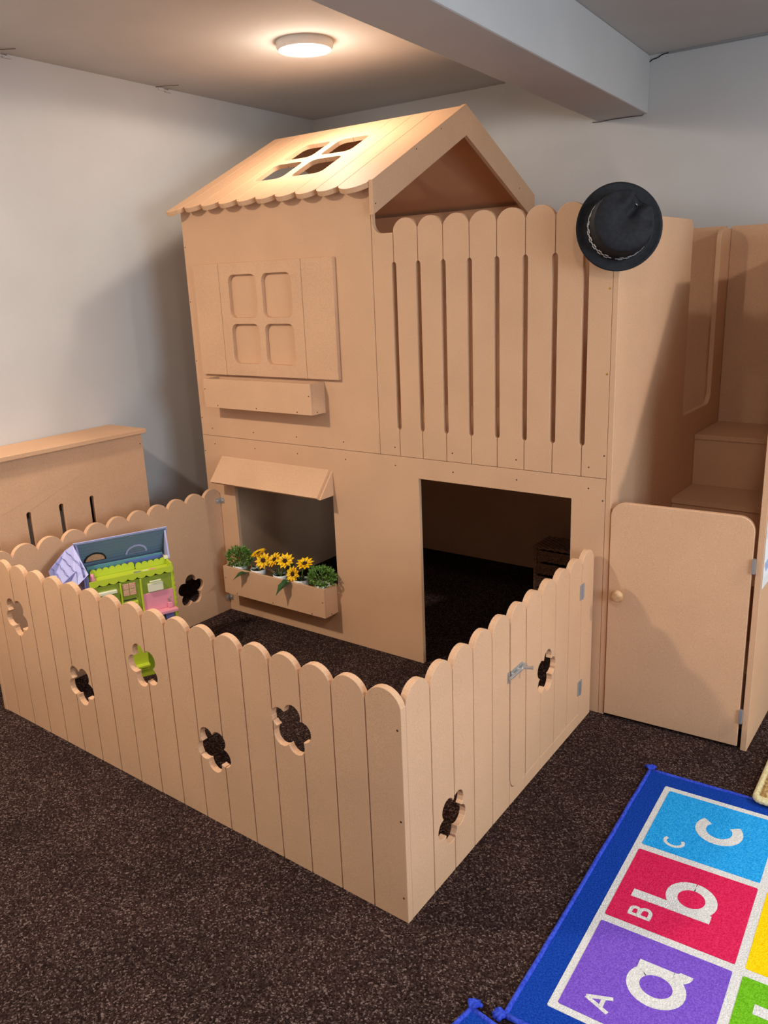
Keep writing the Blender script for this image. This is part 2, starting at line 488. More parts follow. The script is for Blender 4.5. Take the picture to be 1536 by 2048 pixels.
kp = A + du * .036 + Vector((0, 0, .444))
link('knob', mesh_of(lathe(bmesh.new(), [(.010, 0), (.009, .008), (.012, .012), (.0185, .018), (.0205, .025), (.018, .031), (.010, .035), (.0005, .036)], 24, kp, -dn)), PINE, dr, smooth=True)
for z in (.60, .115):
    link('hinge', boxm(.4375, .4469, .008, .022, z - .022, z + .022), STEEL, dr)

# poster on the outer face of the guard panel
POST = bpy.data.materials.new('poster_print'); POST.use_nodes = True
_nt = POST.node_tree; _b = _nt.nodes['Principled BSDF']; _b.inputs['Roughness'].default_value = .35
_tc = _nt.nodes.new('ShaderNodeTexCoord'); _v = _nt.nodes.new('ShaderNodeTexVoronoi'); _v.inputs['Scale'].default_value = 22
_r = _nt.nodes.new('ShaderNodeValToRGB'); _r.color_ramp.interpolation = 'CONSTANT'
_e = _r.color_ramp.elements; _e[0].color = lin(238, 238, 240); _e[1].position = .62; _e[1].color = lin(150, 178, 214)
_x = _e.new(.8); _x.color = lin(214, 150, 140)
_s = _nt.nodes.new('ShaderNodeSeparateColor')
_nt.links.new(_tc.outputs['Object'], _v.inputs['Vector']); _nt.links.new(_v.outputs['Color'], _s.inputs[0]); _nt.links.new(_s.outputs[0], _r.inputs[0]); _nt.links.new(_r.outputs[0], _b.inputs['Base Color'])
o = root('poster', 'white printed poster sheet on the outer side of the stair guard panel', 'poster', (.466, .13, .53))
link('sheet', boxm(.4656, .4664, .024, .24, .53, .83), WHITEP, o)
link('print', boxm(.4664, .4668, .034, .23, .56, .82), POST, o)

# ------------------------------------------------------------------ picket fence round the yard
fence = root('picket_fence', 'low MDF picket fence with flower cut-outs enclosing the yard before the playhouse', 'fence', (-.9, -.56, 0))
FA = Vector((0, -1.134, 0)); fu = Vector((-1.8, .0392, 0)).normalized(); fn = Vector((fu.y * -1, fu.x, 0)); fn = -fn if fn.y < 0 else fn
FLW = 1.8 / 1.8
ZN, ZA = .553, .592
fl_front = [(1.601, .403, 128), (1.263, .247, 130), (.918, .407, 111), (.642, .233, 127), (.340, .395, 150)]
# (outlines are in plane coordinates seen from outside with world +x to the right, so mirror the angle for u = -x)
for k in range(18):
    a, b = .1 * k + (.0017 if k else 0), .1 * (k + 1) - .0017
    o = link('picket', plate([(a, 0), (b, 0)] + cap_arc(a, b, ZN, ZA), [], T, FA, fu, FZ, fn), MDF, fence)
    hit = [(c, z, an) for c, z, an in fl_front if c - .075 < b and c + .075 > a]
    if hit:
        cut(o, [plate(flower(c, z, 180 - an), [], T + .04, FA - fn * .02 - wloc(fence), fu, FZ, fn) for c, z, an in hit])
    bevel_of(o, .0009)
RA = Vector((0, -1.116, 0)); ru = Vector((-.0295, 1.134, 0)).normalized(); rn = Vector((-ru.y, ru.x, 0))
gate = sub('gate', fence)
PW = .1005
fl_right = [(-.927 + 1.116, .158, 48), (-.375 + 1.116, .310, 76)]
for k in range(11):
    a, b = PW * k + (.0017 if k else .0015), PW * (k + 1) - .0017
    gated = 5 <= k <= 9
    if k == 5: a += .0035
    zb = .0445 if gated else 0
    bot = [(a, zb), (b, zb)]
    if k == 5: bot = arc(a + .035, zb + .035, .035, 180, 270, 6) + [(b, zb)]
    o = link('picket', plate(bot + cap_arc(a, b, ZN, ZA + .002), [], T, RA, ru, FZ, rn), MDF, gate if gated else fence)
    hit = [(c, z, an) for c, z, an in fl_right if c - .075 < b and c + .075 > a]
    if hit: cut(o, [plate(flower(c, z, an), [], T + .04, RA - rn * .02 - wloc(fence), ru, FZ, rn) for c, z, an in hit])
    bevel_of(o, .0012)
    if gated:
        a, b = PW * k + .0009, PW * (k + 1) - .0009
        q = [(a, 0), (b, 0), (b, .0432)] + ([(a + .037, .0432)] + [(x, z) for x, z in arc(a + .037, .0432 + .035, .035, 270, 185, 6)] + [(a, .08)] if k == 5 else [(a, .0432)])
        o = link('base_board', plate(q, [], T, RA, ru, FZ, rn), MDF, fence); bevel_of(o, .0012)
# left-hand panel: one sheet with a scalloped top and a flower cut-out
LA = Vector((-1.782, -1.098, 0)); lu = Vector((0.002, 1.097, 0)).normalized(); ln = Vector((-lu.y, lu.x, 0))
top = []
ys = [-1.082 + .0985 * k for k in range(11)] + [-.001]
for k in range(11, 0, -1):
    a, b = ys[k - 1] + 1.098, ys[k] + 1.098
    top += cap_arc(a, b, .545, .582)[:-1]
top.append((ys[0] + 1.098, .545))
top += [(0.001, .56)]
o = link('scalloped_panel', plate([(0.0, 0), (1.0965, 0)] + top, [flower(-.217 + 1.098, .164, 88, .0285, .0435)], T, LA, lu, FZ, ln), MDF, fence); bevel_of(o, .0012)
# fittings
lat = sub('bolt_latch', fence, RA + ru * .55 + Vector((0, 0, .40)))
ro = -rn
c0 = RA + Vector((0, 0, .402))
for s0, s1, zz in ((.486, .498, .016), (.506, .578, .013)):
    b = bmesh.new(); plate(rrect(s0, s1, -zz, zz, .003, 2), [], .0022, c0, ru, FZ, ro, b); link('latch_plate', mesh_of(b), STEEL, lat)
b = bmesh.new(); tube(b, [c0 + ru * .488 + ro * .007, c0 + ru * .588 + ro * .007], .0045, 10); link('barrel', mesh_of(b), STEEL, lat)
b = bmesh.new(); tube(b, [c0 + ru * .565 + ro * .007, c0 + ru * .568 + ro * .030 + Vector((0, 0, .004)), c0 + ru * .569 + ro * .036 + Vector((0, 0, .005))], [.004, .0045, .0062], 10); link('bolt_handle', mesh_of(b), STEEL, lat)
for s in (.513, .548, .583):
    b = bmesh.new(); tube(b, [c0 + ru * s + ro * .002, c0 + ru * s + ro * .010], .0062, 8)
    link('latch_keeper', mesh_of(b), STEEL, lat)
for z in (.472, .138):
    h = sub('hinge', fence, RA + ru * 1.005 + Vector((0, 0, z)))
    cc = RA + ru * 1.005 + Vector((0, 0, z))
    for s in (-1, 1):
        b = bmesh.new(); plate(rrect(*(sorted((s * .003, s * .017))), -.025, .025, .002, 2), [], .002, cc, ru, FZ, ro, b); link('hinge_leaf', mesh_of(b), STEEL, h)
    b = bmesh.new(); tube(b, [cc + ro * .003 - Vector((0, 0, .025)), cc + ro * .003 + Vector((0, 0, .025))], .0035, 8); link('knuckle', mesh_of(b), STEEL, h)
for z in (.522, .062):
    b = bmesh.new(); box(b, -1.7818, -1.7795, -.03, -.001, z - .012, z + .012); box(b, -1.7795, -1.757, -.003, -.001, z - .012, z + .012)
    lathe(b, [(.006, 0), (.006, .006)], 8, (-1.7795, -.016, z), (1, 0, 0)); lathe(b, [(.006, 0), (.006, .006)], 8, (-1.768, -.003, z), (0, -1, 0))
    link('corner_bracket', mesh_of(b), STEEL, fence)
screws('screw_heads', [(FA + fu * .011 + Vector((0, 0, z)), -fn) for z in (.50, .27, .065)] + [(FA + fu * 1.79 + Vector((0, 0, .12)), -fn)], fence)

# ------------------------------------------------------------------ radiator cover on the left wall
rc = root('radiator_cover', 'MDF radiator cover with vertical slots and a shelf top along the left wall', 'radiator cover', (-2.08, -.9, 0))
sl = [rrect(-.497 - .14 * k - .010, -.497 - .14 * k + .010, .20, .631, .0095, 4) for k in range(8)]
o = link('front_panel', plate([(-1.62, 0), (-.215, 0), (-.215, .846), (-1.62, .846)], sl, T, (-2.0, 0, 0), NY, FZ, (-1, 0, 0)), MDF, rc); bevel_of(o, .001)
o = link('top_board', plate([(-1.978, -1.63), (-1.978, -.205), (lw(-.205) + .003, -.205), (lw(-1.63) + .003, -1.63)], [], .018, (0, 0, .8465), FX, NY, FZ), MDF, rc); bevel_of(o, .0015)
for y in (-.233, -1.62): link('end_panel', boxm(lw(y) + .004, -2.0185, y, y + T, 0, .846), MDF, rc)
RAD = mat('radiator_paint', lin(70, 70, 72), .5)
screws('screw_heads', [((-2.0, -.228, .80), (1, 0, 0)), ((-2.0, -.228, .3), (1, 0, 0))], rc)

# ------------------------------------------------------------------ wicker drawer tower inside the doorway
WICK = mat('wicker', lin(176, 140, 112), .7, 0, lin(130, 98, 78), 160)
WOODD = mat('dark_wood', lin(52, 40, 34), .6)
bk = root('wicker_drawers', 'small tower of woven wicker basket drawers standing inside the dark playhouse doorway', 'drawers', (-.46, .86, 0))
bx0, bx1, by0, by1, bh = -.640, -.300, .80, .97, .250
for x in (bx0, bx1 - .016):
    for y in (by0, by1 - .016):
        link('post', boxm(x, x + .016, y, y + .016, 0, bh), WICK, bk)
for i in range(14):
    b = bmesh.new(); y_ = by0 + (by1 - by0) * (i + .5) / 14
    tube(b, [(bx0 - .004 + (bx1 - bx0 + .008) * j / 20, y_, bh + .005 + .003 * (1 if (i + j) % 2 else -1)) for j in range(21)], .0062, 5)
    link('lid_strand', mesh_of(b), WICK, bk)
for k in range(4):
    z0 = .010 + k * .061
    d = sub('basket_drawer', bk)
    b = bmesh.new()
    for j in range(6):       # woven strands round three sides, in and out of the stakes
        z = z0 + .004 + j * .0072
        pts = []
        for i in range(23):
            x = bx0 + .018 + (bx1 - bx0 - .036) * i / 22
            pts.append((x, by0 + .004 + .0035 * (1 if (i + j) % 2 else -1), z))
        tube(b, pts, .0042, 5)
        pts = [(bx0 + .018 + .003 * (1 if (i + j) % 2 else -1), by0 + .012 + (by1 - by0 - .03) * i / 16, z) for i in range(17)]
        tube(b, pts, .0042, 5)
    w = link('weave', mesh_of(b), WICK, d)
    b = bmesh.new()
    for i in range(12): tube(b, [(bx0 + .02 + (bx1 - bx0 - .04) * i / 11, by0 + .004, z0), (bx0 + .02 + (bx1 - bx0 - .04) * i / 11, by0 + .004, z0 + .046)], .003, 5)
    link('stakes', mesh_of(b), WICK, d)
    b = bmesh.new(); tube(b, [(bx0 + .018, by0 + .002, z0 + .046), (bx1 - .018, by0 + .002, z0 + .046)], .0055, 6)
    link('rim', mesh_of(b), WICK, d)
    link('liner', boxm(bx0 + .023, bx1 - .018, by0 + .011, by1 - .02, z0, z0 + .034), WOODD, d)

# ------------------------------------------------------------------ alphabet rug
RB = lambda n, c, c2: mat(n, c, .95, 0, c2, 260, .35, .7, bump=1.0, bscale=330, detail=2, spec=.05)
BLUE = RB('rug_blue', lin(14, 51, 148), lin(30, 78, 178)); BIND = mat('rug_binding', lin(42, 62, 176), .8, 0, lin(62, 84, 200), 150, bump=.4, bscale=220, spec=.1)
WHT = RB('rug_white', lin(206, 204, 200), lin(232, 230, 226))
CELLC = [('purple', lin(112, 72, 186), lin(136, 98, 208)), ('crimson', lin(204, 26, 76), lin(228, 52, 98)), ('sky', lin(18, 146, 222), lin(62, 180, 244)),
         ('green', lin(98, 168, 22), lin(124, 196, 44)), ('yellow', lin(244, 196, 0), lin(255, 220, 30)), ('orange', lin(240, 136, 20), lin(252, 166, 40))]


def ribbon(bm, path, w, z0, z1):
    """a stroke of even width drawn as a thin slab"""
    P = [Vector((a, b, 0)) for a, b in path]; L_, R_ = [], []
    for i, p in enumerate(P):
        d0 = (P[i] - P[i - 1]).normalized() if i else None; d1 = (P[i + 1] - P[i]).normalized() if i < len(P) - 1 else None
        d = (d0 + d1).normalized() if d0 and d1 else (d0 or d1)
        n = Vector((-d.y, d.x, 0)); L_.append(p + n * w / 2); R_.append(p - n * w / 2)
    tl = [bm.verts.new((p.x, p.y, z1)) for p in L_]; tr = [bm.verts.new((p.x, p.y, z1)) for p in R_]
    bl_ = [bm.verts.new((p.x, p.y, z0)) for p in L_]; br = [bm.verts.new((p.x, p.y, z0)) for p in R_]
    n = len(P)
    for i in range(n - 1):
        bm.faces.new((tl[i], tl[i + 1], tr[i + 1], tr[i])); bm.faces.new((bl_[i], bl_[i + 1], tl[i + 1], tl[i])); bm.faces.new((tr[i], tr[i + 1], br[i + 1], br[i]))
    bm.faces.new((tl[0], tr[0], br[0], bl_[0])); bm.faces.new((tr[-1], tl[-1], bl_[-1], br[-1]))


# letters in an upright (right, up) frame, unit = cap height for capitals, bowl radius for small letters
def ell(cx, cy, rx, ry, a0, a1, n=20): return arc(cx, cy, rx, a0, a1, n, ry)


CAPS = {'A': [[(-.42, 0), (0, 1)], [(.42, 0), (0, 1)], [(-.27, .33), (.27, .33)]],
        'B': [[(-.3, 0), (-.3, 1)], [(-.3, .93), (.02, .93)] + ell(.02, .74, .2, .19, 90, -90, 10) + [(-.3, .55)], [(-.3, .52), (.05, .52)] + ell(.05, .29, .24, .23, 90, -90, 10) + [(-.3, .06)]],
        'C': [ell(.05, .5, .4, .45, 55, 305)],
        'D': [[(-.3, 0), (-.3, 1)], [(-.3, .93), (0, .93)] + ell(0, .5, .36, .43, 90, -90, 14) + [(-.3, .07)]],
        'E': [[(-.25, 0), (-.25, 1)], [(-.25, .93), (.3, .93)], [(-.25, .5), (.22, .5)], [(-.25, .07), (.3, .07)]],
        'F': [[(-.25, 0), (-.25, 1)], [(-.25, .93), (.3, .93)], [(-.25, .5), (.22, .5)]]}
SMALL = {'a': [ell(-.06, 0, .78, .86, 50, 410, 28), [(.72, .90), (.72, -.45)] + ell(1.04, -.45, .32, .42, 180, 275, 8)],
         'b': [ell(.04, 0, .82, .82, 0, 360, 28), [(-.80, 2.3), (-.80, -.98)]],
         'c': [ell(.1, 0, .84, .84, 48, 312, 24)],
         'd': [ell(-.04, 0, .82, .82, 0, 360, 28), [(.80, 2.3), (.80, -.98)]],
         'e': [[(-.8, .02), (.82, .02)], ell(0, 0, .82, .82, 0, 312, 26)],
         'f': [[(.6, 2.0)] + ell(.25, 1.75, .4, .4, 45, 180, 8) + [(-.15, -.98)], [(-.6, .75), (.5, .75)]]}
rug = root('alphabet_rug', 'alphabet rug with coloured letter squares and a blue border on the carpet', 'rug', (.257, -.243, 0), None, .0465)


def rugpart(name, x0, x1, y0, y1, z0, z1, m, r=.004, par=None):
    return link(name, plate(rrect(x0, x1, y0, y1, r, 2), [], z1 - z0, (0, 0, z0), FX, NY, FZ), m, par or rug, world=False)


RWX = .756
rugpart('blue_border', 0, RWX, -.990, 0, 0.0, .0075, BLUE)
rugpart('white_grid', .062, RWX - .066, -.926, -.060, .0075, .0082, WHT)
cells = []
for ci in range(2):
    for ri in range(3):
        idx = ci * 3 + (2 - ri)
        x0 = .0785 + .3035 * ci; y1 = -.079 - .284 * ri
        nm = CELLC[idx]
        M_ = RB('rug_' + nm[0], nm[1], nm[2])
        sq = rugpart('letter_square', x0, x0 + .283, y1 - .262, y1, .0082, .0090, M_)
        sq['label'] = nm[0] + ' letter square'
        up = 'ABCDEF'[idx]; lo = up.lower()
        cx, cy = x0 + .158, y1 - .131 + .012          # bowl centre; letters' up is -x, right is +y
        b = bmesh.new()
        for si, st in enumerate(SMALL[lo]):
            ribbon(b, [(cx - v_ * .054, cy + u_ * .054) for u_, v_ in st], .0265, .0088, .0096 + .0003 * si)
        link('small_letter', mesh_of(b), WHT, sq, world=False)
        b = bmesh.new()
        kx, ky = x0 + .094, y1 - .262 + .045
        for si, st in enumerate(CAPS[up]):
            ribbon(b, [(kx - v_ * .050, ky + u_ * .046) for u_, v_ in st], .0085, .0088, .0096 + .0003 * si)
        link('capital_letter', mesh_of(b), WHT, sq, world=False)


def binding(parent, x0, x1, y0, y1, zc=.005, r=.0062):
    for p, q_ in (((x0, y0), (x1, y0)), ((x1, y0), (x1, y1)), ((x1, y1), (x0, y1)), ((x0, y1), (x0, y0))):
        b = bmesh.new(); n = 24
        pts = [(p[0] + (q_[0] - p[0]) * i / n + random.uniform(-.0008, .0008), p[1] + (q_[1] - p[1]) * i / n + random.uniform(-.0008, .0008), zc + random.uniform(-.0004, .0008)) for i in range(n + 1)]
        tube(b, pts, r, 8); link('edge_binding', mesh_of(b), BIND, parent, world=False, smooth=True)


def tuft(parent, x, y, a):
    b = bmesh.new()
    for k in range(4):
        t_ = math.radians(a + (k - 1.5) * 24); l_ = .020 + .006 * random.random()
        tube(b, [(x, y, .006), (x + math.cos(t_) * l_ * .6, y + math.sin(t_) * l_ * .6, .013), (x + math.cos(t_) * l_, y + math.sin(t_) * l_, .006)], [.0055, .006, .0045], 7)
    link('corner_tuft', mesh_of(b), BIND, parent, world=False, smooth=True)


binding(rug, 0, RWX, -.990, 0)
tuft(rug, 0, -.990, 215); tuft(rug, 0.004, -.002, 110); tuft(rug, RWX, 0, 40); tuft(rug, RWX, -.99, -40)
rug2 = root('blue_rug', 'second blue rug, only its pointed bound corner visible at the bottom edge', 'rug', (.240, -1.256, 0), None, -.16)
link('pile', plate(rrect(0, .7, -.9, 0, .004, 2), [], .0075, (0, 0, 0), FX, NY, FZ), BLUE, rug2, world=False)
binding(rug2, 0, .7, -.9, 0)
tuft(rug2, 0, -.002, 100)

# straw mat lying on the rug's far border
STRAW = mat('straw', lin(206, 176, 118), .8, 0, lin(160, 126, 74), 140, bump=.5, bscale=200)
ROPE = mat('rope_edge', lin(222, 212, 168), .8, 0, lin(196, 184, 136), 180, bump=.5, bscale=260)
matt = root('straw_mat', 'straw coloured woven mat with a pale rope edge at the right, overlapping the rug', 'mat', (.549, -.252, .0125), None, .02)
z = 0.0
link('mat_core', plate(rrect(.004, .42, .004, .30, .012, 4), [], .016, (0, 0, z + .002), FX, NY, FZ), STRAW, matt, world=False)
for k in range(14):
    b = bmesh.new(); yy = .022 + k * .020
    n = 26
    tube(b, [(.016 + .39 * i / n, yy, z + .0185 + .0012 * math.sin(i * 2.1 + k * PI)) for i in range(n + 1)], .0095, 7)
    link('straw_coil', mesh_of(b), STRAW, matt, world=False, smooth=True)
b = bmesh.new()
loop = rrect(.002, .422, .002, .302, .016, 5); loop.append(loop[0])
pts = []
for i in range(len(loop) - 1):
    n = max(1, int(math.dist(loop[i], loop[i + 1]) / .006))
    for j in range(n): pts.append((loop[i][0] + (loop[i + 1][0] - loop[i][0]) * j / n, loop[i][1] + (loop[i + 1][1] - loop[i][1]) * j / n, z + .0105 + .001 * (len(pts) % 2)))
pts.append(pts[0])
tube(b, pts, .0105, 8); link('rope_edge', mesh_of(b), ROPE, matt, world=False, smooth=True)

# ------------------------------------------------------------------ hat on the balcony corner
hat = root('police_hat', 'black felt hat with a black-and-white chequered band hung on the balcony corner', 'hat', (0, 0, 0))
view = Vector((.357, -.932, -.046)).normalized()
rgt = Vector((.806, .59, -.0396)); upv = Vector((-.13, .242, .961))
hz = (view + rgt * .17 + upv * .20).normalized()
hxv = (rgt - hz * rgt.dot(hz)).normalized(); hyv = hz.cross(hxv)
HC = Vector((.0135, -.0145, 1.5555)) + view * .010
MH = Matrix((hxv, hyv, hz)).transposed().to_4x4(); MH.translation = HC
hat.matrix_world = MH


def crown(t, s):
    """t angle, s 0..1 from brim joint over the top to the centre -> local point"""
    if s < .62:
        k = s / .62; r = .0880 - .006 * k ** 1.5; h = .003 + .082 * k
    else:
        k = (s - .62) / .38; r = .082 * math.cos(k * PI / 2) ** .62; h = .085 + .016 * math.sin(k * PI / 2)
    x, y = r * math.cos(t), r * math.sin(t) * 1.03
    fx_, fy_ = math.cos(math.radians(52)), math.sin(math.radians(52))     # front of the hat: towards upper right
    al, ac = x * fx_ + y * fy_, -x * fy_ + y * fx_
    hh = max(0, min(1, (h - .02) / .065))
    h -= hh * .030 * math.exp(-(ac / .020) ** 2) * (1 / (1 + math.exp(-(al + .012) / .010)))     # centre crease
    for s_ in (-1, 1):
        d2 = ((al - .046) / .030) ** 2 + ((ac - s_ * .050) / .026) ** 2
        h -= hh * .020 * math.exp(-d2); x -= s_ * -fy_ * -.0 
    pin = hh * .034 * math.exp(-((ac) / .019) ** 2) * max(0, min(1, (al - .01) / .05))
    x -= fx_ * pin; y -= fy_ * pin
    return (x, y, h)


b = bmesh.new(); NT = 64
rows = []
for r_, h_ in ((.1195, -.002), (.1200, .001), (.113, .0015), (.100, .000), (.0895, .001)):
    rows.append([b.verts.new((r_ * math.cos(2 * PI * k / NT), r_ * 1.02 * math.sin(2 * PI * k / NT), h_ + .007 * ((r_ - .088) / .032) ** 2 * (0.6 + .6 * math.cos(2 * 2 * PI * k / NT + 1.2)))) for k in range(NT)])
for j in range(1, 27):
    rows.append([b.verts.new(crown(2 * PI * k / NT, j / 26.5)) for k in range(NT)])
rows = rows
for i in range(len(rows) - 1):
    for k in range(NT): b.faces.new((rows[i][k], rows[i][(k + 1) % NT], rows[i + 1][(k + 1) % NT], rows[i + 1][k]))
b.faces.new(rows[-1])
o = link('hat_felt', mesh_of(b), FELT, hat, world=False, smooth=True)
m = o.modifiers.new('thick', 'SOLIDIFY'); m.thickness = .0025; m.offset = -1
CHK = mat('chequer_white', lin(232, 232, 230), .6)
b = bmesh.new(); NB = 52; gap = range(0)
for j in range(3):
    for k in range(NB):
        a0, a1 = 2 * PI * k / NB, 2 * PI * (k + 1) / NB
        vs = []
        for (aa, jj) in ((a0, j), (a1, j), (a1, j + 1), (a0, j + 1)):
            s_ = .03 + jj * .075
            p = Vector(crown(aa, s_)); p += Vector((math.cos(aa), math.sin(aa), 0)) * .0014
            vs.append(b.verts.new(p))
        fc = b.faces.new(vs); fc.material_index = (k + j) % 2 if abs((k / NB * 360) - 258) > 5 and not 12 < k / NB * 360 < 95 else 0
o = link('chequered_band', mesh_of(b), [FELT, CHK], hat, world=False)
o['label'] = 'black and white chequered hat band'
b = bmesh.new(); cp = crown(math.radians(52), .5)
lathe(b, [(.0045, 0), (.0045, .002), (.002, .003)], 10, (cp[0] + .001, cp[1] + .001, cp[2] + .002), (.6, .75, .2)); link('badge_stud', mesh_of(b), STEEL, hat, world=False)

# ------------------------------------------------------------------ potted plants in the lower planter
LIFT = 1.35
POT = mat('pot_white', lin(226, 226, 222), .4); SOIL = mat('soil', lin(40, 30, 24), .9)
LEAF = mat('leaf_green', lin(64, 104, 34), .5, 0, lin(112, 148, 62), 40, .35, .65); LEAFD = mat('leaf_dark', lin(34, 62, 32), .5, 0, lin(52, 86, 44), 30)
LEAFP = mat('leaf_highlight', lin(128, 160, 78), .5, 0, lin(96, 134, 58), 50)  # paler green paints the gloss highlights onto the outer shrub leaves
PETAL = mat('petal_yellow', lin(250, 200, 16), .5, 0, lin(242, 170, 10), 60, .5, .7); PETALC = mat('flower_centre', lin(62, 34, 18), .9, bump=.8, bscale=500)
STEM = mat('stem_green', lin(96, 120, 54), .6)
POTZ = .1345


def leafq(bm, p, d, up, L_, w, fold=.25):
    d = d.normalized(); s = d.cross(up).normalized() * w / 2; n = s.cross(d).normalized()
    mid = p + d * L_ * .5 - n * w * fold
    a = bm.verts.new(p); e = bm.verts.new(p + d * L_); c1 = bm.verts.new(p + d * L_ * .45 + s + n * w * .05); c2 = bm.verts.new(p + d * L_ * .45 - s + n * w * .05); m_ = bm.verts.new(mid)
    bm.faces.new((a, c1, m_)); bm.faces.new((c1, e, m_)); bm.faces.new((e, c2, m_)); bm.faces.new((c2, a, m_))


def pot(t, x, y, h=.119, r=.033):
    link('pot', mesh_of(lathe(bmesh.new(), [(r * .78, POTZ), (r * .95, POTZ + h * .8), (r, POTZ + h), (r * .93, POTZ + h), (r * .90, POTZ + h - .010)], 28, (x, y, 0), cap=False)), POT, t, smooth=True)
    link('soil', mesh_of(lathe(bmesh.new(), [(.001, POTZ + .001), (r * .76, POTZ + .001), (r * .89, POTZ + h - .012), (.001, POTZ + h - .010)], 18, (x, y, 0), cap=False)), SOIL, t)


def bush(x, y, rx, ry, rz, cz, label, n=330):
    t = root('potted_shrub', label, 'potted plant', (x, y, POTZ), 'small green potted shrubs')
    pot(t, x, y)
    for nm, mm, cnt, k in (('foliage', LEAF, n, 1.0), ('highlight_leaves', LEAFP, n // 3, 1.05)):
        b = bmesh.new()
        for i in range(cnt):
            th = random.uniform(0, 2 * PI); ph = math.acos(random.uniform(-.75, 1)); rr = random.uniform(.72, 1.05) * k
            d = Vector((math.sin(ph) * math.cos(th), math.sin(ph) * math.sin(th), math.cos(ph)))
            p = Vector((x + d.x * rx * rr, y + d.y * ry * rr, cz + d.z * rz * rr))
            if p.y > -.014 and p.z < .256: continue
            dd = (d + Vector((random.uniform(-.8, .8), random.uniform(-.8, .8), random.uniform(-.3, .9)))).normalized()
            leafq(b, p, dd, Vector((random.uniform(-1, 1), random.uniform(-1, 1), 1)), random.uniform(.011, .017), random.uniform(.007, .010))
        o = link(nm, mesh_of(b), mm, t); o['kind'] = 'stuff'
    b = bmesh.new()
    for i in range(9):
        a = 2 * PI * i / 9
        tube(b, [(x + .01 * math.cos(a), y + .01 * math.sin(a), POTZ + .095), (x + rx * .5 * math.cos(a), y + ry * .5 * math.sin(a), cz), (x + rx * .8 * math.cos(a), y + ry * .8 * math.sin(a), cz + rz * .6)], .0015, 5)
    link('twigs', mesh_of(b), STEM, t)
    return t


bush(-1.650, -.040, .062, .040, .042, .288, 'small bushy green potted shrub at the left end of the planter', 380)
bush(-1.172, -.040, .062, .040, .040, .283, 'small bushy green potted shrub at the right end of the planter', 360)


def head(t, c, n, r=.040):
    """sunflower head: two rings of pointed petals round a dark centre"""
    c = Vector(c); n = Vector(n).normalized(); a = n.orthogonal().normalized(); b_ = n.cross(a)
    b = bmesh.new()
    for ring, (k, lift, rr) in enumerate(((11, .10, 1.0), (9, .34, .84))):
        for i in range(k):
            th = 2 * PI * i / k + ring * .25 + random.uniform(-.07, .07)
            d = a * math.cos(th) + b_ * math.sin(th); s = n.cross(d)
            L_ = r * rr * random.uniform(.9, 1.08); w = .0155
            P = [c + d * r * .22, c + d * L_ * .62 + n * L_ * lift * .7 + s * w * .5, c + d * L_ + n * L_ * lift * .55, c + d * L_ * .62 + n * L_ * lift * .7 - s * w * .5, c + d * L_ * .6 + n * L_ * lift * .5]
            vs = [b.verts.new(p + n * .001 * ring) for p in P]
            for q_ in ((0, 1, 4), (1, 2, 4), (2, 3, 4), (3, 0, 4)): b.faces.new([vs[j] for j in q_])
    h = link('flower_head', mesh_of(b), PETAL, t)
    b = bmesh.new(); lathe(b, [(.009, .0005), (.0095, .004), (.007, .0065), (.0005, .0075)], 14, c, n)
    link('flower_centre', mesh_of(b), PETALC, h, world=False) if False else None
    o = link('flower_centre', mesh_of(b) if False else _mesh_in(h, b), PETALC, h, world=False)
    return h


def _mesh_in(h, b):
    me = mesh_of(b); me.transform(Matrix.Translation(-wloc(h))); return me


def bigleaf(t, p, d, L_, w, droop=.4):
    b = bmesh.new(); p = Vector(p); d = Vector(d).normalized(); s = d.cross(Vector((0, 0, 1))).normalized()
    ws = [0.06, .55, .95, .70, .78, .30, .02]; rows_ = []
    for i, k in enumerate(ws):
        f_ = i / 6; q_ = p + d * L_ * f_ + Vector((0, 0, -droop * L_ * f_ * f_))
        rows_.append([b.verts.new(q_ - s * w * k / 2 + Vector((0, 0, .12 * w * k))), b.verts.new(q_), b.verts.new(q_ + s * w * k / 2 + Vector((0, 0, .12 * w * k)))])
    for i in range(6):
        for j in (0, 1): b.faces.new((rows_[i][j], rows_[i][j + 1], rows_[i + 1][j + 1], rows_[i + 1][j]))
    o = link('leaf', mesh_of(b), LEAFD, t)
    return o


def sunflower(x, y, heads, leaves, label):
    t = root('potted_sunflower', label, 'potted plant', (x, y, POTZ), 'potted sunflowers in the planter')
    pot(t, x, y)
    for c, n in heads:
        n = Vector(n).normalized(); c = Vector(c)
        head(t, c, n)
        b = bmesh.new(); tube(b, [(x + random.uniform(-.006, .006), y, POTZ + .09), (x * .5 + c.x * .5, y * .5 + c.y * .5, c.z - .035), tuple(c - n * .010), tuple(c - n * .001)], [.003, .0028, .003, .006], 7)
        link('stem', mesh_of(b), STEM, t)
    for p, d, L_, w, dr_ in leaves: bigleaf(t, p, d, L_ * LIFT, w * LIFT, dr_)
    b = bmesh.new()
    for i in range(26):
        a = random.uniform(0, 2 * PI); rr = random.uniform(.004, .026)
        leafq(b, Vector((x + rr * math.cos(a), y + rr * math.sin(a), POTZ + .098 + random.uniform(0, .03))), Vector((math.cos(a), math.sin(a), random.uniform(.0, .9))), Vector((0, 0, 1)), random.uniform(.018, .028), .012)
    o = link('leaves', mesh_of(b), LEAFD, t); o['kind'] = 'stuff'
    return t


